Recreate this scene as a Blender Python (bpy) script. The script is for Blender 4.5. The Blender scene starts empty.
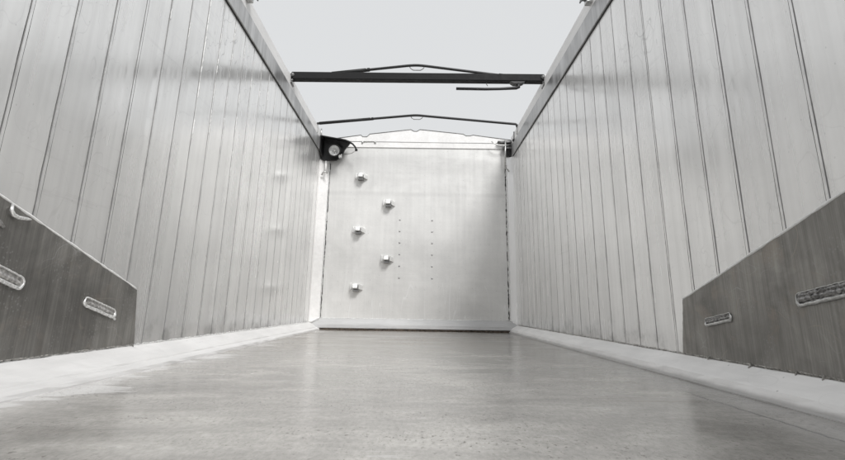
import bpy, math, random
from mathutils import Vector, Matrix
R = math.radians
random.seed(7)
sc = bpy.context.scene
C = sc.collection

# ------------------------------------------------------------------ camera
cam_d = bpy.data.cameras.new('camera')
cam = bpy.data.objects.new('camera', cam_d)
C.objects.link(cam)
cam_d.sensor_width = 36.0
cam_d.lens = 494.41 / 845.0 * 36.0
cam_d.shift_y = -50.0 / 845.0
cam_d.clip_start = 0.02
cam_d.clip_end = 5000
rx = Vector((0.99981175, -0.01119927, 0.01584449))
uy = Vector((-0.01814458, -0.25037696, 0.96797838))
fw = Vector((0.00687356, 0.96808365, 0.25053303))
m = Matrix((rx, uy, -fw)).transposed().to_4x4()
m.translation = Vector((0, 0, 0.258))
cam.matrix_world = m
sc.camera = cam

# ------------------------------------------------------------------ light: bright overcast day
world = bpy.data.worlds.new("World")
sc.world = world
world.use_nodes = True
wn, wl = world.node_tree.nodes, world.node_tree.links
bg = wn['Background']
sky = wn.new('ShaderNodeTexSky')
sky.sky_type = 'NISHITA'
sky.sun_disc = False
sky.sun_elevation = R(44.4)
sky.sun_rotation = R(155.8)
sky.dust_density = 4.0
hs = wn.new('ShaderNodeHueSaturation')
hs.inputs['Saturation'].default_value = 0.15
wl.new(sky.outputs['Color'], hs.inputs['Color'])
cl = wn.new('ShaderNodeMix')                      # an even layer of cloud over the clear sky
cl.data_type = 'RGBA'
cl.inputs[0].default_value = 0.93
wl.new(hs.outputs['Color'], cl.inputs[6])
cl.inputs[7].default_value = (4.47, 4.55, 4.62, 1)
wl.new(cl.outputs[2], bg.inputs['Color'])
bg.inputs['Strength'].default_value = 0.10

sun_d = bpy.data.lights.new('sun', 'SUN')
sun_d.energy = 1.5
sun_d.angle = R(17)
sun_d.color = (1.0, 0.99, 0.978)
sun = bpy.data.objects.new('sun', sun_d)
C.objects.link(sun)
sun.rotation_euler = Vector((0.36, -0.80, 0.86)).to_track_quat('Z', 'Y').to_euler()

sc.view_settings.view_transform = 'Standard'
sc.view_settings.look = 'None'
sc.view_settings.exposure = 0.75
sc.view_settings.gamma = 1.0
sc.view_settings.use_curve_mapping = False


# ------------------------------------------------------------------ material helpers
class NT:
    def __init__(s, name):
        s.m = bpy.data.materials.new(name)
        s.m.use_nodes = True
        s.n, s.l = s.m.node_tree.nodes, s.m.node_tree.links
        s.b = s.n['Principled BSDF']
        g = s.n.new('ShaderNodeNewGeometry')
        s.pos = g.outputs['Position']

    def lk(s, a, b):
        if isinstance(a, (int, float)):
            b.default_value = a
        elif isinstance(a, tuple):
            b.default_value = a if len(a) == 4 else a + (1,)
        else:
            s.l.new(a, b)

    def map(s, scale, rot=(0, 0, 0), loc=(0, 0, 0)):
        n = s.n.new('ShaderNodeMapping')
        s.l.new(s.pos, n.inputs[0])
        n.inputs['Scale'].default_value = scale
        n.inputs['Rotation'].default_value = rot
        n.inputs['Location'].default_value = loc
        return n.outputs[0]

    def noise(s, vec, scale=1.0, detail=4, rough=0.55, dist=0.0):
        n = s.n.new('ShaderNodeTexNoise')
        s.l.new(vec, n.inputs['Vector'])
        n.inputs['Scale'].default_value = scale
        n.inputs['Detail'].default_value = detail
        n.inputs['Roughness'].default_value = rough
        n.inputs['Distortion'].default_value = dist
        return n.outputs['Fac']

    def vor(s, vec, scale=1.0, plane=None):
        n = s.n.new('ShaderNodeTexVoronoi')
        n.feature = 'F1'
        if plane:
            n.voronoi_dimensions = '2D'
            a = s.n.new('ShaderNodeSeparateXYZ'); b = s.n.new('ShaderNodeCombineXYZ')
            s.l.new(vec, a.inputs[0])
            s.l.new(a.outputs['xyz'.index(plane[0])], b.inputs[0]); s.l.new(a.outputs['xyz'.index(plane[1])], b.inputs[1])
            vec = b.outputs[0]
        s.l.new(vec, n.inputs['Vector'])
        n.inputs['Scale'].default_value = scale
        return n.outputs['Distance']

    def ramp(s, fac, a, b, lo=0.0, hi=1.0, smooth=True):
        n = s.n.new('ShaderNodeMapRange')
        n.interpolation_type = 'SMOOTHSTEP' if smooth else 'LINEAR'
        s.lk(fac, n.inputs['Value'])
        n.inputs['From Min'].default_value = a
        n.inputs['From Max'].default_value = b
        n.inputs['To Min'].default_value = lo
        n.inputs['To Max'].default_value = hi
        return n.outputs['Result']

    def math(s, op, a, b=0.0, c=0.0):
        n = s.n.new('ShaderNodeMath')
        n.operation = op
        s.lk(a, n.inputs[0]); s.lk(b, n.inputs[1]); s.lk(c, n.inputs[2])
        return n.outputs[0]

    def xyz(s):
        n = s.n.new('ShaderNodeSeparateXYZ')
        s.l.new(s.pos, n.inputs[0])
        return n.outputs

    def lines(s, vec, scale, w, detail=1.5, dist=0.3):
        """thin wandering lines: where a noise passes through its middle value"""
        f = s.noise(vec, scale, detail, 0.5, dist)
        d = s.math('ABSOLUTE', s.math('SUBTRACT', f, 0.5))
        return s.ramp(d, w, w * 0.3, 0, 1)

    def mix(s, fac, a, b, mode='MIX'):
        n = s.n.new('ShaderNodeMix')
        n.data_type = 'RGBA'
        n.blend_type = mode
        s.lk(fac, n.inputs[0]); s.lk(a, n.inputs[6]); s.lk(b, n.inputs[7])
        return n.outputs[2]

    def out(s, color=None, rough=None, metal=None, bump=None, dist=0.01, strength=1.0, spec=None):
        if color is not None: s.lk(color, s.b.inputs['Base Color'])
        if rough is not None: s.lk(rough, s.b.inputs['Roughness'])
        if metal is not None: s.lk(metal, s.b.inputs['Metallic'])
        if spec is not None: s.lk(spec, s.b.inputs['Specular IOR Level'])
        if bump is not None:
            n = s.n.new('ShaderNodeBump')
            n.inputs['Strength'].default_value = strength
            n.inputs['Distance'].default_value = dist
            s.lk(bump, n.inputs['Height'])
            s.l.new(n.outputs[0], s.b.inputs['Normal'])
        return s.m


def gray(v, t=0.0):
    return (v * (1 + t), v, v * (1 - t), 1)


def plank_metal(name, seed, seam0, pitch, base):
    t = NT(name)
    x, y, z = t.xyz()
    # every plank its own tone
    k = t.math('FLOOR', t.math('DIVIDE', t.math('SUBTRACT', y, seam0), pitch))
    wn_ = t.n.new('ShaderNodeTexWhiteNoise')
    wn_.noise_dimensions = '1D'
    t.lk(t.math('ADD', k, seed), wn_.inputs['W'])
    tone = t.ramp(wn_.outputs['Value'], 0, 1, 0.965, 1.03, False)
    streak = t.noise(t.map((1, 24, 0.16), loc=(seed, 0, 0)), 1.0, 2.5, 0.5)
    fine = t.noise(t.map((1, 62, 0.10), loc=(seed, 0, 0)), 1.0, 1, 0.5)
    cloud = t.noise(t.map((1, 1.3, 1.7), loc=(seed, 3, 0)), 1.0, 5, 0.6, 0.4)
    f = t.math('MULTIPLY', tone, t.ramp(streak, 0.25, 0.75, 0.955, 1.035))
    f = t.math('MULTIPLY', f, t.ramp(fine, 0.3, 0.7, 0.985, 1.01))
    f = t.math('MULTIPLY', f, t.ramp(cloud, 0.3, 0.7, 0.93, 1.04))
    # darker towards the floor, more so on the left wall
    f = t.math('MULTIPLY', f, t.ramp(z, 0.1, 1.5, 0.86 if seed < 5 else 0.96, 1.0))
    # dull deposit either side of the seams
    fr = t.math('FRACT', t.math('DIVIDE', t.math('SUBTRACT', y, seam0), pitch))
    ed = t.math('MINIMUM', fr, t.math('SUBTRACT', 1.0, fr))
    edn = t.noise(t.map((1, 8, 9), loc=(seed, 0, 0)), 1.0, 5, 0.65)
    dirt = t.math('MULTIPLY', t.ramp(ed, 0.10, 0.02, 0, 1), t.ramp(edn, 0.30, 0.75))
    f = t.math('MULTIPLY', f, t.ramp(dirt, 0, 1, 1.0, 0.80))
    # rubbed horizontal scuffs from the load, and a stained foot
    hsc = t.noise(t.map((1, 1.4, 42), loc=(seed, 2, 0)), 1.0, 5, 0.7)
    hm = t.ramp(t.noise(t.map((1, 1.0, 2.2), loc=(seed, 6, 3)), 1.0, 3), 0.5, 0.62)
    f = t.math('MULTIPLY', f, t.ramp(t.math('MULTIPLY', t.ramp(hsc, 0.52, 0.72), hm), 0, 1, 1.0, 0.92))
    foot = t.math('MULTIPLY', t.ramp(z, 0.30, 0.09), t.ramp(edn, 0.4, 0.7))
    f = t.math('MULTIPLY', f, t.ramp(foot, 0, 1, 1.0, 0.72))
    # scratches and scuffs
    msk = t.ramp(t.noise(t.map((1, 1.1, 1.1), loc=(5, seed, 2)), 1.0, 3), 0.46, 0.6)
    top = t.ramp(z, 1.35, 1.9, 0.25, 1.0)
    sc1 = t.math('MULTIPLY', t.math('MULTIPLY', t.lines(t.map((1, 4.5, 2.6), loc=(seed, 1, 1)), 1.0, 0.005), msk), top)
    sc2 = t.math('MULTIPLY', t.lines(t.map((1, 7, 5), rot=(R(35), 0, 0), loc=(seed, 4, 1)), 1.0, 0.006, 2.2), msk)
    scr = t.math('MAXIMUM', sc1, t.math('MULTIPLY', sc2, top))
    col = t.mix(f, (0, 0, 0), gray(base, 0.006), 'MIX')
    n = t.n.new('ShaderNodeVectorMath'); n.operation = 'SCALE'
    n.inputs[0].default_value = (base * 1.004, base, base * 0.99)
    t.lk(f, n.inputs['Scale'])
    col = n.outputs[0]
    col = t.mix(t.math('MULTIPLY', scr, 0.45), col, gray(0.30), 'MIX')
    spots = t.ramp(t.vor(t.map((1, 9, 6), loc=(seed, 0, 0)), 1.0, 'yz'), 0.028, 0.012)
    col = t.mix(t.math('MULTIPLY', spots, 0.25), col, gray(0.25), 'MIX')
    rough = t.ramp(t.noise(t.map((1, 34, 0.18), loc=(0, seed, 0)), 1.0, 1.0), 0.3, 0.7, 0.13, 0.25)
    rough = t.math('ADD', rough, t.ramp(t.noise(t.map((1, 1.5, 1.5), loc=(0, seed, 0)), 1.0, 3), 0.35, 0.65, 0.0, 0.05))
    wav = t.noise(t.map((1, 5.5, 0.5), loc=(seed, 0, 7)), 1.0, 2)
    dent = t.noise(t.map((1, 10, 8), loc=(seed, 0, 7)), 1.0, 1.5, 0.5, 0.5)
    h = t.math('MULTIPLY', wav, 0.5)
    h = t.math('ADD', h, t.math('MULTIPLY', t.math('MULTIPLY', dent, top), 0.16))
    h = t.math('SUBTRACT', h, t.math('MULTIPLY', scr, 0.03))
    return t.out(col, rough, 0.58 if seed < 5 else 0.30, h, 0.008, 0.6)


def sheet_metal(name, base, metal=0.6, r0=0.3, r1=0.45, st=(1, 1, 1), bump=0.004, var=0.1, warm=0.0):
    t = NT(name)
    s1 = t.noise(t.map(tuple(v * 3 for v in st)), 1.0, 5, 0.6)
    s2 = t.noise(t.map(tuple(v * 30 for v in st)), 1.0, 4, 0.6)
    c = t.noise(t.map((2, 2, 2)), 1.0, 4, 0.6)
    f = t.math('MULTIPLY', t.ramp(s1, 0.3, 0.7, 1 - var, 1 + var * 0.7), t.ramp(s2, 0.3, 0.7, 1 - var * 0.5, 1 + var * 0.4))
    f = t.math('MULTIPLY', f, t.ramp(c, 0.3, 0.7, 1 - var * 0.6, 1 + var * 0.5))
    n = t.n.new('ShaderNodeVectorMath'); n.operation = 'SCALE'
    n.inputs[0].default_value = gray(base, warm)[:3]
    t.lk(f, n.inputs['Scale'])
    return t.out(n.outputs[0], t.ramp(s1, 0.3, 0.7, r0, r1), metal, t.math('ADD', s2, t.math('MULTIPLY', c, 2.0)), bump, 0.5)


def headboard_metal():
    t = NT('headboard_aluminium')
    x, y, z = t.xyz()
    v = t.noise(t.map((24, 1, 0.8)), 1.0, 5, 0.6)
    h = t.noise(t.map((1.2, 1, 16)), 1.0, 4, 0.6)
    grid = t.noise(t.map((55, 1, 60)), 1.0, 2, 0.5)
    c = t.noise(t.map((1.1, 1, 1.3), loc=(4, 0, 1)), 1.0, 5, 0.6, 0.5)
    f = t.math('MULTIPLY', t.ramp(v, 0.3, 0.7, 0.975, 1.02), t.ramp(h, 0.3, 0.7, 0.985, 1.015))
    f = t.math('MULTIPLY', f, t.ramp(grid, 0.3, 0.7, 0.99, 1.01))
    b2 = t.noise(t.map((7, 1, 6)), 1.0, 6, 0.7)
    f = t.math('MULTIPLY', f, t.ramp(b2, 0.3, 0.7, 0.965, 1.02))
    f = t.math('MULTIPLY', f, t.ramp(c, 0.3, 0.7, 0.90, 1.05))
    band = t.math('MULTIPLY', t.ramp(t.math('ABSOLUTE', t.math('SUBTRACT', z, 1.62)), 0.05, 0.0), t.ramp(c, 0.3, 0.6, 0.3, 1))
    f = t.math('MULTIPLY', f, t.ramp(band, 0, 1, 1, 0.93))
    n = t.n.new('ShaderNodeVectorMath'); n.operation = 'SCALE'
    n.inputs[0].default_value = (0.77, 0.766, 0.752)
    t.lk(f, n.inputs['Scale'])
    col = n.outputs[0]
    # pale vertical runs low down
    run = t.lines(t.map((7, 1, 0.45), loc=(3, 0, 2)), 1.0, 0.006, 1.5)
    run = t.math('MULTIPLY', run, t.ramp(z, 0.9, 0.4))
    col = t.mix(t.math('MULTIPLY', run, 0.5), col, gray(0.88), 'MIX')
    sp = t.ramp(t.vor(t.map((6, 1, 5)), 1.0, 'xz'), 0.026, 0.012)
    col = t.mix(t.math('MULTIPLY', sp, 0.4), col, gray(0.2), 'MIX')
    hh = t.math('ADD', t.math('MULTIPLY', c, 1.2), t.math('MULTIPLY', grid, 0.02))
    return t.out(col, t.ramp(v, 0.3, 0.7, 0.38, 0.5), 0.35, hh, 0.01, 0.5)


def floor_metal():
    t = NT('worn_floor_plate')
    x, y, z = t.xyz()
    tr = t.noise(t.map((1.5, 4.0, 1)), 1.0, 6, 0.62, 0.9)           # marks dragged across the floor
    tr2 = t.noise(t.map((2.5, 34, 1), rot=(0, 0, R(4))), 1.0, 4, 0.6)
    c = t.noise(t.map((1.3, 1.6, 1), loc=(2, 5, 0)), 1.0, 5, 0.6, 0.8)
    fine = t.noise(t.map((90, 40, 1)), 1.0, 4, 0.7)
    f = t.math('MULTIPLY', t.ramp(tr, 0.32, 0.68, 0.82, 1.08), t.ramp(tr2, 0.3, 0.7, 0.985, 1.01))
    f = t.math('MULTIPLY', f, t.ramp(c, 0.3, 0.7, 0.80, 1.08))
    f = t.math('MULTIPLY', f, t.ramp(fine, 0.32, 0.68, 0.86, 1.10))
    mid = t.noise(t.map((9, 14, 1), loc=(3, 1, 0)), 1.0, 6, 0.72)
    f = t.math('MULTIPLY', f, t.ramp(mid, 0.35, 0.65, 0.90, 1.07))
    n = t.n.new('ShaderNodeVectorMath'); n.operation = 'SCALE'
    n.inputs[0].default_value = (0.555, 0.538, 0.510)
    t.lk(f, n.inputs['Scale'])
    col = n.outputs[0]
    # white chalky residue creeping in from the left skirting in tongues
    edge = t.math('ADD', t.math('ADD', x, 1.13), t.math('MULTIPLY', t.math('SUBTRACT', t.noise(t.map((0.6, 3.1, 1), rot=(0, 0, R(-14)), loc=(0, 0.6, 0)), 1.0, 5, 0.62), 0.5), -1.1))
    res = t.math('MULTIPLY', t.ramp(edge, 0.12, 0.07), t.ramp(x, -0.72, -0.90))
    col = t.mix(t.math('MULTIPLY', res, 0.85), col, gray(0.80, 0.01), 'MIX')
    # dark specks, thicker in transverse bands
    m1 = t.ramp(t.noise(t.map((1.6, 5, 1), loc=(9, 2, 0)), 1.0, 5, 0.65), 0.42, 0.64)
    g1 = t.noise(t.map((95, 56, 1)), 1.0, 2, 0.5)
    sp = t.math('MULTIPLY', t.ramp(g1, 0.615, 0.68), m1)
    g2 = t.noise(t.map((150, 90, 1), loc=(3, 3, 0)), 1.0, 2, 0.5)
    sp2 = t.math('MULTIPLY', t.ramp(g2, 0.60, 0.69), t.ramp(t.noise(t.map((2.4, 4, 1), loc=(2, 0, 0)), 1.0, 4), 0.42, 0.6))
    col = t.mix(t.math('MULTIPLY', t.math('MAXIMUM', sp, t.math('MULTIPLY', sp2, 0.7)), 0.75), col, (0.12, 0.10, 0.085), 'MIX')
    # brownish film at the far end and sides
    film = t.math('MULTIPLY', t.ramp(y, 2.0, 5.2), t.ramp(tr, 0.35, 0.6, 0.45, 1))
    col = t.mix(t.math('MULTIPLY', film, 0.9), col, (0.20, 0.172, 0.14), 'MIX')
    smear = t.math('MULTIPLY', t.ramp(t.noise(t.map((0.7, 11, 1), loc=(1, 9, 0), rot=(0, 0, R(-3))), 1.0, 6, 0.7, 0.4), 0.56, 0.72), t.ramp(c, 0.4, 0.6, 0.2, 1))
    col = t.mix(t.math('MULTIPLY', smear, 0.7), col, (0.30, 0.27, 0.24), 'MIX')
    scl = t.math('MULTIPLY', t.lines(t.map((0.9, 6, 1), loc=(8, 3, 0)), 1.0, 0.0035, 1.5, 0.1), t.ramp(mid, 0.45, 0.6))
    col = t.mix(t.math('MULTIPLY', scl, 0.35), col, gray(0.75), 'MIX')
    # dirty weld line along the right side
    wob = t.math('MULTIPLY', t.math('SUBTRACT', t.noise(t.map((1, 7, 1)), 1.0, 4, 0.7), 0.5), 0.035)
    ln = t.math('ABSOLUTE', t.math('ADD', t.math('SUBTRACT', x, 0.905), wob))
    lnm = t.math('MULTIPLY', t.ramp(ln, 0.007, 0.002), t.ramp(y, 1.95, 1.6))
    col = t.mix(t.math('MULTIPLY', lnm, 0.75), col, gray(0.07), 'MIX')
    side_dark = t.math('MULTIPLY', t.ramp(x, 0.8, 1.1), t.ramp(c, 0.35, 0.55, 0.4, 1))  # patchy darkening towards the right edge
    col = t.mix(t.math('MULTIPLY', side_dark, 0.40), col, gray(0.25), 'MIX')
    rough = t.math('ADD', t.ramp(c, 0.3, 0.7, 0.11, 0.22), t.math('MULTIPLY', t.ramp(tr, 0.3, 0.7), 0.10))
    hh = t.math('ADD', t.math('MULTIPLY', tr, 0.15), t.math('MULTIPLY', fine, 0.10))
    hh = t.math('SUBTRACT', hh, t.math('MULTIPLY', sp, 0.15))
    return t.out(col, rough, 0.30, hh, 0.006, 0.5)


def wear_metal(name, seed, base):
    t = NT(name)
    v = t.noise(t.map((1, 34, 1.2), loc=(seed, 0, 0)), 1.0, 6, 0.62)
    vf = t.noise(t.map((1, 190, 4), loc=(seed, 0, 0)), 1.0, 4, 0.65)
    c = t.noise(t.map((1, 3.2, 4), loc=(seed, 2, 1)), 1.0, 5, 0.6, 0.5)
    f = t.math('MULTIPLY', t.ramp(v, 0.3, 0.7, 0.78, 1.16), t.ramp(vf, 0.3, 0.7, 0.86, 1.12))
    f = t.math('MULTIPLY', f, t.ramp(c, 0.3, 0.7, 0.70, 1.22))
    n = t.n.new('ShaderNodeVectorMath'); n.operation = 'SCALE'
    n.inputs[0].default_value = (base * 1.03, base, base * 0.94)
    t.lk(f, n.inputs['Scale'])
    col = n.outputs[0]
    arcs = t.lines(t.map((1, 3.3, 4.2), loc=(seed * 3, 1, 4)), 1.0, 0.006, 0.6, 0.1)
    arcs = t.math('MULTIPLY', arcs, t.ramp(t.noise(t.map((1, 5, 6), loc=(seed, 7, 4)), 1.0, 2), 0.5, 0.6))
    col = t.mix(t.math('MULTIPLY', arcs, 0.22 if seed < 5 else 0.6), col, (0.36, 0.33, 0.29), 'MIX')
    pat = t.ramp(t.noise(t.map((1, 7, 9), loc=(seed, 5, 5)), 1.0, 5, 0.65, 0.5), 0.52, 0.70)
    col = t.mix(t.math('MULTIPLY', pat, 0.22 if seed < 5 else 0.42), col, (0.36, 0.31, 0.26), 'MIX')
    gou = t.math('MULTIPLY', t.lines(t.map((1, 5, 9), rot=(R(50), 0, 0), loc=(seed, 3, 9)), 1.0, 0.004, 1.2), t.ramp(c, 0.48, 0.6))
    col = t.mix(t.math('MULTIPLY', gou, 0.35), col, gray(0.5), 'MIX')
    sp = t.ramp(t.vor(t.map((1, 60, 60), loc=(seed, 0, 0)), 1.0, 'yz'), 0.22, 0.10)
    sp = t.math('MULTIPLY', sp, t.ramp(t.noise(t.map((1, 9, 9), loc=(seed, 0, 3)), 1.0, 3), 0.5, 0.65))
    col = t.mix(t.math('MULTIPLY', sp, 0.35), col, gray(0.4), 'MIX')
    rough = t.ramp(v, 0.3, 0.7, 0.38, 0.55)
    hh = t.math('ADD', t.math('MULTIPLY', vf, 0.2), t.math('MULTIPLY', c, 0.6))
    return t.out(col, rough, 0.55, hh, 0.006, 0.5)


def painted(name, base, seed=0, dirtx=None):
    t = NT(name)
    c = t.noise(t.map((3, 2.2, 3), loc=(seed, 0, 0)), 1.0, 5, 0.6, 0.4)
    fine = t.noise(t.map((60, 60, 60)), 1.0, 4, 0.6)
    brush = t.noise(t.map((30, 4, 30), rot=(0, 0, R(30))), 1.0, 4, 0.6)
    f = t.math('MULTIPLY', t.ramp(c, 0.3, 0.7, 0.92, 1.04), t.ramp(brush, 0.3, 0.7, 0.96, 1.03))
    n = t.n.new('ShaderNodeVectorMath'); n.operation = 'SCALE'
    n.inputs[0].default_value = gray(base, 0.01)[:3]
    t.lk(f, n.inputs['Scale'])
    col = n.outputs[0]
    x, y, z = t.xyz()
    sp = t.ramp(t.vor(t.map((22, 22, 22), loc=(seed, 0, 0)), 1.0), 0.10, 0.05)
    sp = t.math('MULTIPLY', sp, t.ramp(c, 0.5, 0.6))
    col = t.mix(t.math('MULTIPLY', sp, 0.5), col, gray(0.15), 'MIX')
    if dirtx is not None:
        zn = t.math('ADD', z, t.math('MULTIPLY', t.math('SUBTRACT', t.noise(t.map((2, 6, 2)), 1.0, 5, 0.65), 0.5), 0.012))
        d = t.ramp(zn, 0.024, 0.006)
        col = t.mix(t.math('MULTIPLY', d, dirtx), col, gray(0.30, 0.03), 'MIX')
    ln = t.lines(t.map((5, 3, 5), loc=(seed, 8, 0)), 1.0, 0.006, 1.5)
    ln = t.math('MULTIPLY', ln, t.ramp(c, 0.45, 0.55))
    col = t.mix(t.math('MULTIPLY', ln, 0.10), col, gray(0.42), 'MIX')
    return t.out(col, 0.5, 0.0, t.math('ADD', t.math('MULTIPLY', c, 1.0), t.math('MULTIPLY', fine, 0.1)), 0.003, 0.5)


def plain(name, col, rough, metal=0.0, var=0.15, sc_=25):
    t = NT(name)
    c = t.noise(t.map((sc_, sc_, sc_)), 1.0, 4, 0.6)
    n = t.n.new('ShaderNodeVectorMath'); n.operation = 'SCALE'
    n.inputs[0].default_value = col
    t.lk(t.ramp(c, 0.3, 0.7, 1 - var, 1 + var), n.inputs['Scale'])
    return t.out(n.outputs[0], t.ramp(c, 0.3, 0.7, rough * 0.85, min(1, rough * 1.15)), metal, c, 0.002, 0.4)


SL0, SLP = 1.3796, 0.19210
SR0, SRP = 1.3630, 0.19040
XL, XR = -1.229, 1.171
YB = 5.89            # where the side walls end
YH = 5.98            # face of the headboard
YN = -0.95           # open rear end, behind the camera
M = {
    'plank_l': plank_metal('plank_aluminium_left', 3.0, SL0, SLP, 0.90),
    'plank_r': plank_metal('plank_aluminium_right', 11.0, SR0, SRP, 0.94),
    'head': headboard_metal(),
    'floor': floor_metal(),
    'wear_l': wear_metal('wear_plate_left', 2.0, 0.225),
    'wear_r': wear_metal('wear_plate_right', 9.0, 0.28),
    'cove_l': painted('skirting_left', 0.72, 1.0, 0.10),
    'cove_r': painted('skirting_right', 0.88, 5.0, 0.75),
    'post': painted('post_white', 0.90, 3.0),
    'post_r': sheet_metal('post_polished', 0.97, 0.15, 0.18, 0.28, (3, 3, 0.3), 0.001, 0.03),
    'trim': sheet_metal('trim_aluminium', 0.56, 0.4, 0.35, 0.5, (0.3, 1, 3), 0.003, 0.08),
    'rail': sheet_metal('rail_aluminium', 0.47, 0.55, 0.30, 0.45, (0.4, 2.6, 0.15), 0.003, 0.30),
    'railtop': painted('rail_top_white', 0.82, 6.0),
    'weld': plain('weld_bead', (0.80, 0.80, 0.79), 0.35, 0.6, 0.25, 120),
    'weld_dark': plain('weld_dirty', (0.34, 0.33, 0.31), 0.5, 0.5, 0.6, 90),
    'slag_l': plain('slag_grey', (0.42, 0.41, 0.40), 0.45, 0.5, 0.45, 70),
    'slag_r': plain('slag_dark', (0.27, 0.265, 0.26), 0.45, 0.5, 0.6, 90),
    'brown': plain('brown_dirt', (0.085, 0.065, 0.05), 0.8, 0.0, 0.5, 30),
    'seal': plain('sealant_white', (0.85, 0.85, 0.84), 0.5, 0.0, 0.1, 60),
    'groove': plain('seam_grime', (0.032, 0.031, 0.03), 0.8, 0.0, 0.3, 60),
    'black': plain('black_paint', (0.018, 0.018, 0.019), 0.42, 0.0, 0.2, 40),
    'beam': plain('beam_dark_grey', (0.016, 0.016, 0.0165), 0.6, 0.0, 0.12, 18),
    'rubber': plain('black_rubber', (0.012, 0.012, 0.012), 0.6, 0.0, 0.2, 40),
    'zinc': plain('zinc_fitting', (0.55, 0.55, 0.54), 0.35, 0.8, 0.25, 80),
    'dull': plain('dull_grey_steel', (0.22, 0.22, 0.22), 0.45, 0.6, 0.25, 60),
    'step': plain('step_aluminium', (0.84, 0.84, 0.83), 0.38, 0.5, 0.08, 30),
    'rivet': plain('rivet_head', (0.42, 0.42, 0.42), 0.4, 0.7, 0.2, 60),
    'ground': plain('added_ground_grey', (0.30, 0.295, 0.285), 0.85, 0.0, 0.2, 1.5),
}
M['beam'].node_tree.nodes['Principled BSDF'].inputs['Specular IOR Level'].default_value = 0.2
g = NT('lamp_lens')
g.out((0.97, 0.97, 0.97, 1), 0.12, 0.0)
g.b.inputs['Transmission Weight'].default_value = 1.0
g.b.inputs['IOR'].default_value = 1.12
M['lens'] = g.m
g = NT('lamp_reflector')
g.out((0.95, 0.95, 0.95, 1), 0.35, 0.5)
M['reflector'] = g.m


# ------------------------------------------------------------------ mesh helpers
class MB:
    def __init__(s):
        s.v, s.f = [], []

    def add(s, vs, fs):
        o = len(s.v)
        s.v += [tuple(v) for v in vs]
        s.f += [tuple(i + o for i in f) for f in fs]

    def hexa(s, p):
        """eight corners: four of one face, then the four opposite them"""
        s.add(p, [(0, 3, 2, 1), (4, 5, 6, 7), (0, 1, 5, 4), (1, 2, 6, 5), (2, 3, 7, 6), (3, 0, 4, 7)])

    def box(s, a, b):
        (x0, y0, z0), (x1, y1, z1) = a, b
        s.hexa([(x0, y0, z0), (x1, y0, z0), (x1, y1, z0), (x0, y1, z0), (x0, y0, z1), (x1, y0, z1), (x1, y1, z1), (x0, y1, z1)])

    def prism(s, poly, d):
        """polygon of 3-D points pushed along vector d"""
        n = len(poly); d = Vector(d)
        vs = [Vector(p) for p in poly]; vs = vs + [p + d for p in vs]
        s.add(vs, [tuple(range(n - 1, -1, -1)), tuple(range(n, 2 * n))] + [(i, (i + 1) % n, n + (i + 1) % n, n + i) for i in range(n)])

    def tube(s, pts, r, n=10, closed=False, flat=1.0):
        P = [Vector(p) for p in pts]; k = len(P)
        rs = r if isinstance(r, (list, tuple)) else [r] * k
        vs = []; prev = None
        for i, p in enumerate(P):
            if closed: t = P[(i + 1) % k] - P[i - 1]
            else: t = P[min(i + 1, k - 1)] - P[max(i - 1, 0)]
            t.normalize()
            if prev is None:
                a = Vector((0, 0, 1)) if abs(t.z) < 0.9 else Vector((1, 0, 0))
                u = t.cross(a).normalized()
            else:
                u = (prev - t * prev.dot(t)).normalized()
            w = t.cross(u); prev = u
            for j in range(n):
                a = 2 * math.pi * j / n
                vs.append(p + u * rs[i] * math.cos(a) + w * rs[i] * flat * math.sin(a))
        fs = []
        for i in range(k if closed else k - 1):
            i2 = (i + 1) % k
            for j in range(n):
                j2 = (j + 1) % n
                fs.append((i * n + j, i * n + j2, i2 * n + j2, i2 * n + j))
        if not closed:
            fs += [tuple(range(n - 1, -1, -1)), tuple((k - 1) * n + j for j in range(n))]
        s.add(vs, fs)

    def lathe(s, prof, c, ax, n=32):
        """profile of (radius, distance along ax) turned round the axis through c"""
        ax = Vector(ax).normalized(); c = Vector(c)
        u = ax.cross(Vector((0, 0, 1))).normalized(); w = ax.cross(u)
        vs = [c + ax * h + (u * math.cos(2 * math.pi * j / n) + w * math.sin(2 * math.pi * j / n)) * r for r, h in prof for j in range(n)]
        fs = [(i * n + j, i * n + (j + 1) % n, (i + 1) * n + (j + 1) % n, (i + 1) * n + j) for i in range(len(prof) - 1) for j in range(n)]
        s.add(vs, fs)

    def bead(s, a, b, r, step=0.012, jit=0.35, sink=(0, 0, 0)):
        a, b = Vector(a), Vector(b); L = (b - a).length; k = max(3, int(L / step))
        ph = random.random() * 9
        pts, rs = [], []
        for i in range(k + 1):
            t = i / k
            pts.append(a.lerp(b, t) + Vector([random.uniform(-1, 1) * r * jit * 0.6 for _ in range(3)]))
            rs.append(r * (1 + random.uniform(-jit, jit) + 0.3 * math.sin(i * 1.7 + ph) * jit))
        s.tube(pts, rs, 6)

    def build(s, name, mat, parent=None, bevel=0.0, smooth=False):
        me = bpy.data.meshes.new(name)
        off = Vector(parent_world(parent)) if parent else Vector((0, 0, 0))
        me.from_pydata([tuple(Vector(v) - off) for v in s.v], [], s.f)
        me.validate(); me.update()
        if not isinstance(mat, (list, tuple)): mat = [mat]
        for x in mat: me.materials.append(x)
        import bmesh
        bm = bmesh.new(); bm.from_mesh(me)
        bmesh.ops.recalc_face_normals(bm, faces=bm.faces)
        bm.to_mesh(me); bm.free()
        o = bpy.data.objects.new(name, me)
        C.objects.link(o)
        if parent: o.parent = parent
        if bevel:
            b = o.modifiers.new('bevel', 'BEVEL'); b.width = bevel; b.segments = 2; b.limit_method = 'ANGLE'
            b.angle_limit = R(35)
        if smooth:
            for p in me.polygons: p.use_smooth = True
        return o


def parent_world(o):
    v = Vector((0, 0, 0))
    while o is not None:
        v += o.location; o = o.parent
    return v


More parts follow.
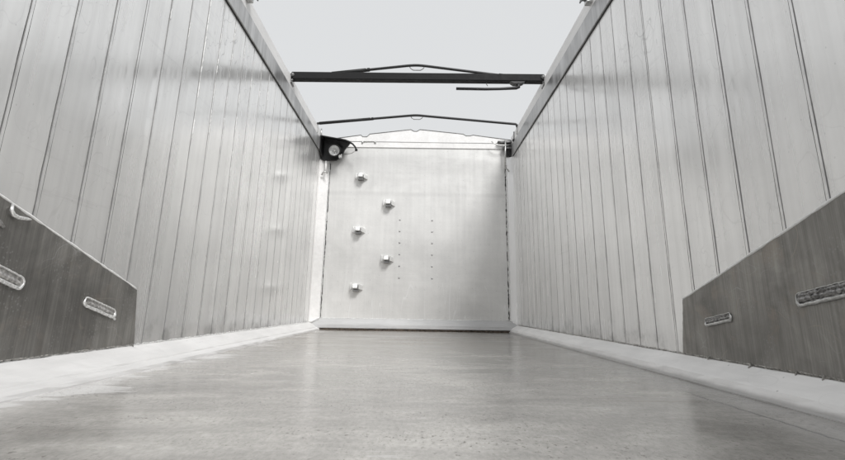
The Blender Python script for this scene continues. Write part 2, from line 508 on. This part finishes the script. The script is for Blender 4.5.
def thing(name, label, cat, loc=(0, 0, 0), group=None):
    o = bpy.data.objects.new(name, None); C.objects.link(o)
    o.empty_display_size = 0.1
    o.location = loc; o['label'] = label; o['category'] = cat; o['kind'] = 'thing'
    if group: o['group'] = group
    return o


# ------------------------------------------------------------------ unseen ground sheet, added for light at the open rear, and the load floor
mb = MB(); mb.add([(-400, -400, -1.25), (400, -400, -1.25), (400, 400, -1.25), (-400, 400, -1.25)], [(0, 1, 2, 3)])
o = mb.build('ground', M['ground']); o['kind'] = 'structure'
mb = MB(); mb.box((XL - 0.04, YN, -0.10), (XR + 0.04, YH + 0.04, 0.0))
o = mb.build('floor', M['floor']); o['kind'] = 'structure'


# ------------------------------------------------------------------ side walls
def panelling(xw, out, s0, pitch, z0, z1, rnd):
    """planks with double tongue seams; out = -1 for the left wall (outside lies at -x)"""
    rnd = random.Random(rnd)
    NZ = 26
    zs = [z0 + (z1 - z0) * i / NZ for i in range(NZ + 1)]
    k0 = math.ceil((YN - s0) / pitch); k1 = math.floor((YB - 0.01 - s0) / pitch)
    cols = []                                     # list of (y list per level, x offset per level, groove?)
    cols.append(([YN] * (NZ + 1), [0.0] * (NZ + 1)))
    dark = []
    for k in range(k0, k1 + 1):
        y = s0 + k * pitch + rnd.uniform(-0.003, 0.003)
        if y < YN + 0.03: continue
        wmain = rnd.choice([0.0030, 0.0036, 0.0040, 0.0046] if out < 0 else [0.0026, 0.0032, 0.0038]); w2 = rnd.choice([0.0010, 0.0016, 0.0026] if out < 0 else [0.0020, 0.0026, 0.0032])
        gap = rnd.uniform(0.0105, 0.0135)
        jit = [rnd.uniform(-0.0005, 0.0005) for _ in zs]
        wj = [rnd.uniform(0.75, 1.25) for _ in zs]
        wk = [rnd.uniform(0.6, 1.3) for _ in zs]
        ridge = rnd.uniform(0.0, 0.002)
        offs = [(-0.0015 - wmain, 0, 1), (-0.0008 - wmain, 0.006, 1), (-0.0002, 0.006, 1), (0.0004, -ridge, 0),
                (gap - 0.0004, -ridge, 0), (gap, 0.006, 0), (gap + w2, 0.006, 2), (gap + w2 + 0.0006, 0, 2)]
        base = len(cols)
        for (oy, dx, typ) in offs:
            ys = []
            for i in range(NZ + 1):
                e = oy
                if typ == 1: e = oy * wj[i]
                if typ == 2: e = gap + (oy - gap) * wk[i]
                ys.append(y + e + jit[i])
            cols.append((ys, [dx] * (NZ + 1)))
        dark += [base, base + 1, base + 5, base + 4 + 0] and [base, base + 1, base + 4, base + 5, base + 6]
    cols.append(([YB] * (NZ + 1), [0.0] * (NZ + 1)))
    vs = []; fs = []; mi = []
    n = NZ + 1
    for ys, dx in cols:
        for i in range(n): vs.append((xw + out * dx[i], ys[i], zs[i]))
    for c in range(len(cols) - 1):
        for i in range(NZ):
            fs.append((c * n + i, (c + 1) * n + i, (c + 1) * n + i + 1, c * n + i + 1))
            mi.append(1 if c in dark else 0)
    # outer skin, top, bottom and ends close the slab
    T = 0.045
    b = len(vs); xo = xw + out * T
    vs += [(xo, YN, z0), (xo, YB, z0), (xo, YB, z1), (xo, YN, z1)]
    fs.append((b, b + 3, b + 2, b + 1)); mi.append(0)
    vs += [(xw, YN, z0), (xw, YB, z0), (xw, YB, z1), (xw, YN, z1)]
    fs += [(b, b + 4, b + 7, b + 3), (b + 1, b + 2, b + 6, b + 5)]; mi += [0, 0]
    return vs, fs, mi


def build_panelling(name, mats, parent, args):
    vs, fs, mi = panelling(*args)
    off = parent_world(parent)
    me = bpy.data.meshes.new(name)
    me.from_pydata([tuple(Vector(v) - off) for v in vs], [], fs)
    for x in mats: me.materials.append(x)
    me.polygons.foreach_set('material_index', mi)
    me.update()
    o = bpy.data.objects.new(name, me); C.objects.link(o); o.parent = parent
    return o


def slot(parent, xw, inn, ya, za, yb, zb, hh, pale=True, name='lashing_slot'):
    """a long lashing slot: welded collar round a dark trough. inn = +1 when the inside lies at +x"""
    a, b = Vector((0, ya, za)), Vector((0, yb, zb))
    t = (b - a).normalized(); nrm = Vector((0, -t.z, t.y))
    if nrm.z < 0: nrm = -nrm
    pts = []
    for c, s0_ in ((b, 1), (a, -1)):
        for k in range(7):
            ang = math.pi / 2 - math.pi * k / 6
            p = c + t * (hh * (0.9 if pale else 0.5) * math.cos(ang) * s0_) + nrm * (hh * math.sin(ang) * s0_)
            pts.append(Vector((xw + inn * 0.004, p.y, p.z)))
    dens = []
    k = len(pts)
    for i in range(k):
        p, q = pts[i], pts[(i + 1) % k]
        m_ = max(1, int((q - p).length / 0.009))
        for j in range(m_): dens.append(p.lerp(q, j / m_))
    c0 = (a + b) / 2
    rs = []; dd = []
    for p in dens:
        up = (Vector((0, p.y, p.z)) - c0).dot(nrm)
        rs.append(((0.0030 if up > 0 else 0.0058) if pale else (0.0018 if up > 0 else 0.0055)) * random.uniform(0.9, 1.12))
        dd.append(p + Vector((random.uniform(-.001, .0015) * inn, random.uniform(-.0008, .0008), random.uniform(-.0008, .0008))))
    mb = MB(); mb.tube(dd, rs, 7, closed=True)
    col = mb.build(name, M['weld'] if pale else M['zinc'], parent, smooth=True)
    # trough face, dirty, set just proud of the plate, with a ridge of slag
    mb = MB()
    poly = [Vector((xw + inn * 0.0015, p.y, p.z)) for p in pts]
    mb.prism(poly, (inn * 0.0012, 0, 0))
    mb.bead((xw + inn * .002, a.y, a.z - hh * .15), (xw + inn * .002, b.y, b.z - hh * .15), hh * .42, .007, .12 if pale else .3)
    if not pale: mb.bead((xw + inn * .002, a.y, a.z + hh * .55), (xw + inn * .002, b.y, b.z + hh * .55), hh * .30, .006, .5)
    mb.build('recess', M['slag_l'] if pale else M['slag_r'], col)
    return col


def side_wall(side):
    L = side == 'L'
    xw, inn = (XL, 1) if L else (XR, -1)
    out = -inn
    t = thing('side_wall',
              'brighter silver plank wall whose dark wear plate has slots with pale white rims' if L else
              'greyer plank wall whose scratched brownish wear plate has dark gritty slots',
              'side wall', (xw, 2.5, 0), 'side walls of the tipper body')
    zr = 2.100 if L else 2.113                # foot of the top rail
    s0, p = (SL0, SLP) if L else (SR0, SRP)
    build_panelling('plank_panelling', [M['plank_l'] if L else M['plank_r'], M['groove']], t,
                    (xw, out, s0, p, 0.0, zr + 0.02, 5 if L else 8))
    # top rail: boxed extrusion standing proud of the planks, painted shadow line under it
    mb = MB()
    z1 = zr + (0.140 if L else 0.155)
    mb.box((xw - 0.05 * inn, YN, zr), (xw + 0.016 * inn, YH - 0.002, z1))
    r1 = mb.build('top_rail', M['rail'], t, 0.004)
    mb = MB()
    mb.box((xw - .045 * inn, YN, z1 + .001), (xw + .010 * inn, YH - .02, z1 + .108))
    mb.build('tarp_rail', M['railtop'], t, 0.004)
    mb = MB()
    mb.box((xw + 0.0005 * inn, YN, zr - 0.007), (xw + 0.006 * inn, YB, zr - 0.001))  # thin black strip standing in for the shadow below the rail
    mb.build('shadow_gap_strip', M['rubber'], t)
    # skirting: sloping white plate with a rolled foot
    w = 0.150 if L else 0.118
    prof = [(0.0, 0.082), (0.012, 0.081), (0.05, 0.062), (0.09, 0.040), (0.104, 0.032), (0.108, 0.026), (0.126, 0.022), (w - .004, 0.014), (w, 0.004), (w + .002, -0.01), (0.0, -0.01)]
    if not L: prof = [(0.0, 0.082), (0.014, 0.080), (0.06, 0.056), (0.085, 0.040), (0.094, 0.033), (0.100, 0.018), (0.108, 0.006), (w, 0.003), (w, -0.01), (0.0, -0.01)]
    rnd = random.Random(4)
    NY = 90
    vs = []; fs = []
    n = len(prof)
    y0, y1 = YN, YB + 0.03
    for i in range(NY + 1):
        y = y0 + (y1 - y0) * i / NY
        k = 1.0 - (0.18 if L else 0.05) * max(0, (y - 2.0) / 4)
        for j, (a, b) in enumerate(prof):
            dj = 0 if j in (0, n - 1, n - 2) else rnd.uniform(-0.0012, 0.0012)
            vs.append((xw + inn * (a * k + dj * 1.5), y, b + dj))
    for i in range(NY):
        for j in range(n):
            j2 = (j + 1) % n
            fs.append((i * n + j, i * n + j2, (i + 1) * n + j2, (i + 1) * n + j))
    fs += [tuple(range(n)), tuple(NY * n + j for j in range(n))]
    mb = MB(); mb.add(vs, fs)
    mb.build('skirting', M['cove_l'] if L else M['cove_r'], t)
    # ragged weld along the top of the skirting
    mb = MB(); mb.bead((xw + .004 * inn, YN, .084), (xw + .004 * inn, YB, .084), 0.0038, 0.016, 0.6)
    mb.build('weld_bead', M['weld'] if L else M['weld_dark'], t, smooth=True)
    # wear plate
    if L: poly = [(2.218, .318), (2.262, .088), (YN, .088), (YN, 1.268)]
    else: poly = [(2.209, .314), (2.259, .088), (YN, .088), (YN, 1.256)]
    th = 0.009
    mb = MB(); mb.prism([(xw + inn * 0.001, y, z) for y, z in poly], (inn * th, 0, 0))
    wp = mb.build('wear_plate', M['wear_l'] if L else M['wear_r'], t, 0.0015)
    a, b = poly[0], poly[3]
    mb = MB(); mb.bead((xw + inn * (th - .001), a[0], a[1]), (xw + inn * (th - .001), b[0], b[1]), 0.0042 if L else .0048, 0.03, 0.25)
    mb.build('bright_edge', M['seal'], wp, smooth=True)
    mb = MB(); mb.bead((xw + inn * .004, poly[0][0] + .004, poly[0][1]), (xw + inn * .004, poly[1][0] + .004, poly[1][1]), 0.0035, 0.02, 0.4)
    mb.build('corner_weld', M['zinc'] if L else M['weld_dark'], wp, smooth=True)
    # grime line and drips where plate meets skirting
    mb = MB(); mb.bead((xw + inn * .009, YN, .089), (xw + inn * .009, 2.26, .087), 0.0022, 0.03, 0.5)
    for i in range(5):
        y = rnd.uniform(0.8, 2.25); l = rnd.uniform(.002, .010)
        mb.tube([(xw + inn * .011, y, .089), (xw + inn * .018, y - .002, .082), (xw + inn * (.018 + l), y - .003 - l * .3, .081 - l * .45)], [.003, .0032, .0012], 6)
    mb.build('grime_line', M['weld_dark'], wp, smooth=True)
    xp = xw + inn * th
    if L:
        for ya, za, yb, zb, h in ((1.890, .262, 2.066, .218, .015), (1.28, .395, 1.556, .314, .018)):
            slot(wp, xp, inn, ya, za, yb, zb, h)
        mb = MB()
        mb.tube([(xp + .002, 1.468, .540), (xp + .010, 1.460, .520), (xp + .012, 1.468, .508), (xp + .012, 1.490, .503), (xp + .010, 1.525, .505), (xp + .003, 1.548, .507)], [.004, .0055, .006, .006, .005, .003], 10)
        mb.build('rope_hook', M['weld'], wp, smooth=True)
        mb = MB(); mb.bead((xp + .001, 1.40, .49), (xp + .001, 1.455, .47), .007, .01, .6)
        mb.build('weld_lump', M['slag_l'], wp, smooth=True)
        mb = MB(); mb.bead((xp + .003, 2.070, .205), (xp + .003, 2.084, .194), .005, .006, .2)
        mb.build('weld_spatter', M['weld'], wp, smooth=True)
    else:
        for ya, za, yb, zb, h in ((1.884, .246, 2.043, .222, .013), (1.05, .375, 1.530, .301, .018)):
            slot(wp, xp, inn, ya, za, yb, zb, h, pale=False)
    # white sealant patches in the far seams high up
    if L:
        for k, segs in {4: 3, 5: 9, 6: 12, 7: 11, 8: 9, 9: 6, 10: 4, 11: 3, 12: 3}.items():
            y = SL0 + k * SLP
            pts, rs = [], []
            z = random.uniform(1.0, 1.3) if k > 5 else 1.6
            on = 0
            while z < 2.09:
                if on == 0 and random.random() < segs * .010: on = random.randint(3, 9)
                pts.append((xw + .001, y + .004 + random.uniform(-.0012, .0012), z)); rs.append(.0028 * random.uniform(.6, 1.2) if on else .0006)
                on = max(0, on - 1); z += .011
            mb = MB(); mb.tube(pts, rs, 6); mb.build('sealant', M['seal'], t, smooth=True)
    # tarp bow bracket near the top of the picture
    mb = MB()
    x0 = xw + inn * .016
    yb_ = 3.02 if L else 2.97
    zb_ = 2.283
    mb.box((min(xw, x0 + inn * .035), yb_ - .03, zb_ + .012), (max(xw, x0 + inn * .035), yb_ + .03, zb_ + .075))
    br = mb.build('bow_bracket', M['zinc'], t, 0.006)
    mb = MB()
    mb.tube([(x0 + inn * .030, yb_, zb_ + .045), (x0 + inn * .048, yb_, zb_ + .048), (x0 + inn * .064, yb_, zb_ + .038), (x0 + inn * .074, yb_, zb_ + .016)],
            [.017, .014, .009, .004], 8)
    mb.build('claw', M['dull'], br, smooth=True)
    mb = MB(); mb.tube([(x0 + inn * .014, yb_, zb_ + .07), (x0 + inn * .014, yb_, zb_ + .20)], .012, 10)
    mb.build('bow_socket', M['dull'], br, smooth=True)
    return t


wall_left = side_wall('L')
wall_right = side_wall('R')

# ------------------------------------------------------------------ headboard
hb = thing('headboard', 'pale flat headboard at the far end with five step brackets and two rows of rivets', 'headboard', (-0.03, YH, 0))
TOP = [(-1.24, 2.300), (-1.144, 2.316), (-0.752, 2.378), (-0.726, 2.356), (-0.675, 2.356), (-0.638, 2.394), (-0.116, 2.465), (-0.077, 2.442),
       (-0.038, 2.442), (0.0, 2.467), (0.552, 2.417), (0.59, 2.394), (0.641, 2.395), (0.68, 2.406), (1.18, 2.345)]
mb = MB(); mb.prism([(x, YH, z) for x, z in [(-1.24, -.05), (1.18, -.05), (1.18, 2.225), (-1.24, 2.212)]], (0, .04, 0))
mb.build('face_sheet', M['head'], hb)
mb = MB(); mb.prism([(-1.24, YH - .012, 2.214), (1.18, YH - .012, 2.227)] + [(x, YH - .012, z) for x, z in reversed(TOP)], (0, .050, 0))
capo = mb.build('top_cap', M['post'], hb, 0.003)
mb = MB()
mb.tube([(x, YH - .012, z + .001) for x, z in TOP], .0055, 8)
mb.build('edge_roll', M['dull'], capo, smooth=True)
mb = MB(); mb.tube([(-1.2, YH - .014, 2.290), (1.15, YH - .014, 2.302)], .0035, 6)
mb.build('fold_line', M['trim'], capo, smooth=True)
mb = MB(); mb.tube([(-.731, YH - .018, 2.262), (-.722, YH - .020, 2.290), (-.58, YH - .020, 2.296), (-.557, YH - .018, 2.264)], .0045, 8)
for x, z in ((-.726, 2.280), (-.566, 2.284)): mb.tube([(x, YH - .013, z), (x, YH - .026, z)], .013, 10)
mb.build('grab_handle', M['zinc'], hb, smooth=True)

# kick trim along the foot
mb = MB(); mb.prism([(-1.24, YH, .128), (-1.24, YH - .020, .126), (-1.24, YH - .078, .062), (-1.24, YH - .084, .022), (-1.24, YH - .05, .014), (-1.24, YH, .014)], (2.42, 0, 0))
tr = mb.build('kick_trim', M['trim'], hb, 0.004)
mb = MB(); mb.bead((-1.12, YH - .004, .130), (1.09, YH - .004, .130), .0032, .03, .5)
mb.build('weld_bead', M['weld'], tr, smooth=True)
mb = MB(); mb.bead((-1.12, YH - .072, .008), (1.09, YH - .072, .007), .009, .02, .45)
mb.build('dirt_line', M['brown'], tr)

# corner posts: chamfered white strips, with ragged welds
for sgn, xa, xb, z1 in ((1, XL, XL + .100, 2.10), (-1, XR, XR - .078, 2.113)):
    mb = MB(); mb.prism([(xa, YB - .004, -.02)] + ([(xa - .006, YB + .030, -.02)] if sgn < 0 else []) + [(xb, YH - .001, -.02), (xa - sgn * .03, YH - .001, -.02), (xa - sgn * .03, YB - .004, -.02)], (0, 0, z1 + .02))
    po = mb.build('corner_post', M['post'] if sgn > 0 else M['post_r'], hb)
    mb = MB()
    mb.bead((xb + sgn * .002, YH - .006, .13), (xb + sgn * .002, YH - .006, z1 - .1), .0075, .03, .35)
    mb.build('weld_bead', M['weld'], po, smooth=True)
    mb = MB()
    pts, rs = [], []
    z = .14
    while z < 2.0:
        pts.append((xb + sgn * (.012 + random.uniform(-.003, .003)), YH - .003, z))
        rs.append(max(.0006, random.choice([.001, .003, .006, .009 if sgn < 0 else .005]) * random.uniform(.7, 1.2)))
        z += random.uniform(.012, .035)
    mb.tube(pts, rs, 6)
    mb.build('dirt_line', M['groove'], po)
    mb = MB(); mb.bead((xa + sgn * .012, YB - .004, .088), (xb + sgn * .01, YH - .055, .135), .008, .012, .5)
    mb.build('weld_knot', M['seal'], po, smooth=True)

# steps
def step(x, z):
    """folding foot rung: pressed tread box between two ears"""
    y = YH
    mb = MB()
    # tread: narrower at the back, deep front lip, sloping under
    mb.hexa([(x - .040, y, z - .030), (x + .034, y, z - .034), (x + .034, y, z + .036), (x - .040, y, z + .036),
             (x - .040, y - .095, z - .022), (x + .022, y - .095, z - .022), (x + .020, y - .074, z + .040), (x - .038, y - .074, z + .040)])
    s = mb.build('step', M['step'], hb, 0.014)
    for sg in (-1, 1):
        mb = MB()
        if sg > 0:     # long gusset running out along the sheet
            mb.hexa([(x + .036, y - .001, z - .030), (x + .082, y - .001, z - .038), (x + .082, y - .001, z + .022), (x + .036, y - .001, z + .034),
                     (x + .036, y - .070, z - .026), (x + .078, y - .012, z - .036), (x + .078, y - .012, z + .016), (x + .036, y - .060, z + .036)])
        else:
            mb.prism([(x - .058, y - .001, z - .040), (x - .058, y - .060, z - .034), (x - .058, y - .050, z + .030), (x - .058, y - .012, z + .044), (x - .058, y - .001, z + .044)], (-.006, 0, 0))
            mb.prism([(x - .045, y - .0005, z - .038), (x - .074, y - .0005, z - .038), (x - .074, y - .0005, z + .044), (x - .045, y - .0005, z + .044)], (0, -.005, 0))
        mb.build('step_flange', M['step'], s, 0.002)
    mb = MB(); mb.box((x - .034, y - .080, z - .052), (x + .034, y - .004, z - .038))  # dark slab puts the shade under the tread into colour
    mb.build('underside_shade', M['dull'], s)

for x, z in ((-.722, 1.832), (-.370, 1.500), (-.724, 1.163), (-.370, .822), (-.722, .487)): step(x, z)
# rivets, two columns of six
for j in range(6):
    for x0, x1 in ((-.226, -.218), (.168, .174)):
        z = 1.296 - j * .1394
        mb = MB(); x = x0 + (x1 - x0) * j / 5
        mb.lathe([(.0001, -.008), (.006, -.007), (.010, -.003), (.011, 0.001)], (x, YH, z), (0, 1, 0), 12)
        mb.build('rivet', M['rivet'], hb, smooth=True)

# ------------------------------------------------------------------ cross beam
YBm = 4.30
bmt = thing('cross_beam', 'dark grey box beam spanning the body between both walls, crank arm hanging under it', 'beam', (-.03, YBm, 2.36))
def bz(x): return 2.3545 + (x + 1.2) * 0.0105
mb = MB()
xa, xb = -1.218, 1.164
mb.hexa([(xa, YBm - .04, bz(xa) - .035), (xb, YBm - .04, bz(xb) - .035), (xb, YBm + .04, bz(xb) - .035), (xa, YBm + .04, bz(xa) - .035),
         (xa, YBm - .04, bz(xa) + .037), (xb, YBm - .04, bz(xb) + .037), (xb, YBm + .04, bz(xb) + .037), (xa, YBm + .04, bz(xa) + .037)])
mb.build('box_tube', M['beam'], bmt, 0.006)
for x, sg in ((xa, -1), (xb, 1)):
    mb = MB(); z = bz(x)
    mb.box((min(x, x + sg * .022), YBm - .046, z - .050), (max(x, x + sg * .022), YBm + .046, z + .030))
    cv = mb.build('end_clevis', M['zinc'], bmt, 0.006)
    mb = MB(); mb.tube([(x - sg * .012, YBm - .055, z + .004), (x - sg * .012, YBm + .055, z + .004)], .017, 10)
    mb.tube([(x + sg * .004, YBm - .050, z - .070), (x + sg * .004, YBm + .050, z - .070)], .014, 10)
    mb.tube([(x - sg * .02, YBm - .04, z - .046), (x + sg * .012, YBm - .045, z - .062)], .009, 8)
    mb.build('pin', M['dull'], cv, smooth=True)
mb = MB(); mb.prism([(.84, YBm - .035, 2.340), (.985, YBm - .035, 2.341), (.965, YBm - .035, 2.322), (.935, YBm - .035, 2.312), (.875, YBm - .035, 2.312), (.855, YBm - .035, 2.325)], (0, .06, 0))
hp = mb.build('pivot_plate', M['black'], bmt, 0.003)
mb = MB(); mb.tube([(.920, YBm - .02, 2.320), (.920, YBm - .02, 2.285), (.900, YBm - .02, 2.275), (.74, YBm - .02, 2.263), (.60, YBm - .02, 2.258), (.333, YBm - .02, 2.257)], [.018, .018, .015, .013, .0135, .0135], 12)
mb.build('crank_arm', M['black'], hp, smooth=True)
mb = MB(); mb.tube([(.622, YBm, 2.335), (.622, YBm, 2.318), (.632, YBm, 2.300)], .004, 6)
mb.build('lug', M['zinc'], bmt, smooth=True)


# ------------------------------------------------------------------ tarp bows
def bow(y, xl, zl, xr, zr, xp, zp, sl, sr, label, legs, r=.013):
    t = thing('tarp_bow', label, 'tarp bow', (xp, y, zp), 'tarp bows over the body')
    def line(x):
        if x < xp - .09: return zl + (zp - zl) * (x - xl) / (xp - .09 - xl)
        if x > xp + .09: return zp + (zr - zp) * (x - xp - .09) / (xr - xp - .09)
        return zp + .006 * math.cos((x - xp) / .09 * math.pi / 2)
    xs = [xl + (xr - xl) * i / 60 for i in range(61)]
    mb = MB()
    pts = [(x, y, line(x)) for x in xs]
    if legs:
        pts = [(xl - .008, y, zl - .022)] + pts + [(xr + .014, y, zr - .010), (xr + .018, y, zr - .035)]
    mb.tube(pts, r, 12)
    mb.build('bow_tube', M['black'], t, smooth=True)
    for a, b in (sl, sr):
        if a is None: continue
        mb = MB(); mb.tube([(a, y, line(a)), ((a + b) / 2, y, line((a + b) / 2)), (b, y, line(b))], r * (1.25 if legs else 1.45), 12)
        s = mb.build('sleeve', M['rubber'], t, smooth=True)
        mb = MB(); mb.tube([(b - .03, y - .02, line(b)), (b - .03, y - .028, line(b))], .006, 8)
        mb.build('sleeve_screw', M['zinc'], s)
    mb = MB()
    mb.tube([(xp - .075, y, zp - .004), (xp - .060, y, zp - .030), (xp - .035, y, zp - .046), (xp + .035, y, zp - .046), (xp + .060, y, zp - .030), (xp + .075, y, zp - .004)], .0048, 8)
    mb.build('wire_loop', M['dull'], t, smooth=True)
    return t, line


bow(4.40, -1.19, 2.402, 1.14, 2.420, -.041, 2.546, (-.865, -.50), (.76, .98),
    'black tarp bow arching just above the dark cross beam', False)
b2, ln2 = bow(5.55, -1.222, 2.366, 1.142, 2.405, -.041, 2.487, (-1.20, -.56), (None, None),
    'slim black tarp bow in front of the headboard with its ends bent down', True, .0145)
for x, z0, z1 in ((-1.226, 2.255, 2.35), (1.158, 2.285, 2.375)):
    mb = MB(); mb.tube([(x, 5.55, z0), (x, 5.55, z1)], .009, 10)
    mb.tube([(x - .012, 5.55, z0), (x + .012, 5.55, z0)], .012, 8)
    mb.build('bow_leg', M['zinc'], b2, smooth=True)

# short posts clipped on the rail ends beside the headboard
for sg, x, zb_, zt, lab in ((1, XL + .018, 2.262, 2.37, 'short pale pin with dark foot on the left rail above the lamp'), (-1, XR - .012, 2.268, 2.378, 'short grey pin with dark foot on the right rail beside the headboard')):
    t = thing('rail_pin', lab, 'pin', (x, 5.74, zb_), 'pins at the rail ends')
    mb = MB(); mb.tube([(x, 5.74, zb_), (x, 5.74, zt)], .009, 10); mb.build('pin_shaft', M['zinc'] if sg > 0 else M['dull'], t, smooth=True)
    mb = MB(); mb.tube([(x, 5.74, zb_ - .012), (x, 5.74, zb_ + .012)], .022, 12); mb.build('pin_foot', M['rubber'], t, smooth=True)

# ------------------------------------------------------------------ work lamp in the far left corner
lt = thing('work_lamp', 'round work lamp in a black hooded housing high in the far left corner', 'lamp', (-1.04, 5.86, 2.11))
mb = MB()
mb.prism([(-1.235, 5.885, 2.300), (-1.19, 5.865, 2.312), (-.990, 5.85, 2.262), (-.865, 5.86, 2.236), (-.935, 5.88, 2.150), (-.965, 5.885, 2.060), (-1.03, 5.885, 2.012), (-1.19, 5.885, 2.006), (-1.235, 5.885, 2.03)], (0, .035, 0))
mb.build('mounting_plate', M['black'], lt, 0.004)
mb = MB()   # hood: sheet leaning forward over the lamp
mb.hexa([(-1.215, 5.88, 2.300), (-.86, 5.88, 2.238), (-.90, 5.73, 2.222), (-1.20, 5.70, 2.262),
         (-1.215, 5.88, 2.314), (-.86, 5.88, 2.250), (-.90, 5.73, 2.234), (-1.20, 5.70, 2.276)])
mb.hexa([(-1.215, 5.70, 2.10), (-1.203, 5.70, 2.10), (-1.203, 5.885, 2.04), (-1.215, 5.885, 2.04),
         (-1.215, 5.70, 2.272), (-1.203, 5.70, 2.272), (-1.203, 5.885, 2.308), (-1.215, 5.885, 2.308)])
mb.build('hood', M['black'], lt, 0.003)
ax = Vector((.14, -1, -.12)).normalized(); c = Vector((-1.048, 5.80, 2.110))
mb = MB(); mb.lathe([(.0001, -.085), (.040, -.080), (.064, -.055), (.074, -.01), (.080, .012), (.080, .022), (.070, .026), (.064, .021), (.064, .0)], c, ax, 40)
sh = mb.build('lamp_shell', M['rubber'], lt, smooth=True)
mb = MB(); mb.lathe([(.0001, -.034), (.020, -.030), (.040, -.016), (.056, .002), (.064, .021)], c, ax, 40)
mb.build('reflector', M['reflector'], sh, smooth=True)
mb = MB(); mb.lathe([(.0001, -.030), (.014, -.028), (.020, -.014), (.012, -.002), (.0001, .000)], c, ax, 20)
mb.build('bulb_shield', M['zinc'], sh, smooth=True)
mb = MB(); mb.lathe([(.0001, .040), (.030, .038), (.054, .030), (.065, .022), (.065, .020), (.0001, .034)], c, ax, 40)
mb.build('lens', M['lens'], sh, smooth=True)
mb = MB(); mb.prism([(-.998, 5.80, 2.052), (-.975, 5.80, 2.062), (-.962, 5.80, 2.030), (-.985, 5.80, 2.016)], (0, .03, 0))
mb.tube([(-.958, 5.80, 2.068), (-.958, 5.80, 2.018)], .008, 8)
mb.build('bracket', M['zinc'], lt, 0.002)
mb = MB(); mb.tube([(-.99, 5.80, 2.262), (-.92, 5.80, 2.246), (-.870, 5.80, 2.228), (-.825, 5.80, 2.198), (-.795, 5.80, 2.165), (-.780, 5.80, 2.128)], [.012, .013, .012, .011, .010, .010], 10)
mb.tube([(-.780, 5.80, 2.136), (-.778, 5.80, 2.112)], .017, 10)
cb = mb.build('cable_arm', M['rubber'], lt, smooth=True)
mb = MB(); mb.tube([(-.79, 5.81, 2.115), (-.84, 5.86, 2.100), (-.90, 5.90, 2.098), (-.95, 5.93, 2.110)], .004, 8)
mb.build('thin_wire', M['zinc'], cb, smooth=True)

# pale latch pin below the lamp
t = thing('latch_pin', 'small pale latch pin hanging on the left corner post under the lamp', 'latch', (-1.155, 5.87, 1.93))
mb = MB(); mb.tube([(-1.152, 5.87, 1.995), (-1.152, 5.87, 1.862)], .011, 10); mb.build('pin', M['post'], t, smooth=True)
mb = MB(); mb.tube([(-1.196, 5.875, 1.818), (-1.180, 5.86, 1.846), (-1.152, 5.86, 1.860), (-1.128, 5.87, 1.838)], .010, 8); mb.build('hook', M['zinc'], t, smooth=True)

# ------------------------------------------------------------------ latch hardware in the far right corner
t = thing('corner_latch', 'dark stacked latch plates with long hanging rod in the far right corner', 'latch', (1.08, 5.9, 2.27))
for poly in ([(.985, 5.90, 2.314), (1.155, 5.90, 2.322), (1.155, 5.90, 2.296), (1.03, 5.90, 2.290)],
             [(1.045, 5.90, 2.232), (1.155, 5.90, 2.238), (1.155, 5.90, 2.214), (1.055, 5.90, 2.212)]):
    mb = MB(); mb.prism(poly, (0, .07, 0)); mb.build('latch_plate', M['dull'], t, 0.002)
mb = MB(); mb.box((1.095, 5.93, 2.12), (1.15, 5.965, 2.31)); mb.build('back_plate', M['black'], t, 0.002)
mb = MB(); mb.tube([(.903, 5.89, 2.300), (.925, 5.885, 2.275), (.985, 5.88, 2.248), (1.06, 5.88, 2.246), (1.135, 5.89, 2.258)], .0065, 8); mb.build('spring_loop', M['zinc'], t, smooth=True)
mb = MB(); mb.tube([(1.076, 5.885, 2.325), (1.066, 5.885, 1.955)], .010, 10)
mb.tube([(1.066, 5.885, 1.955), (1.052, 5.885, 1.945)], .012, 8)
mb.tube([(1.066, 5.885, 1.96), (1.10, 5.90, 1.935), (1.115, 5.91, 1.915)], .009, 8); mb.build('hanging_rod', M['zinc'], t, smooth=True)
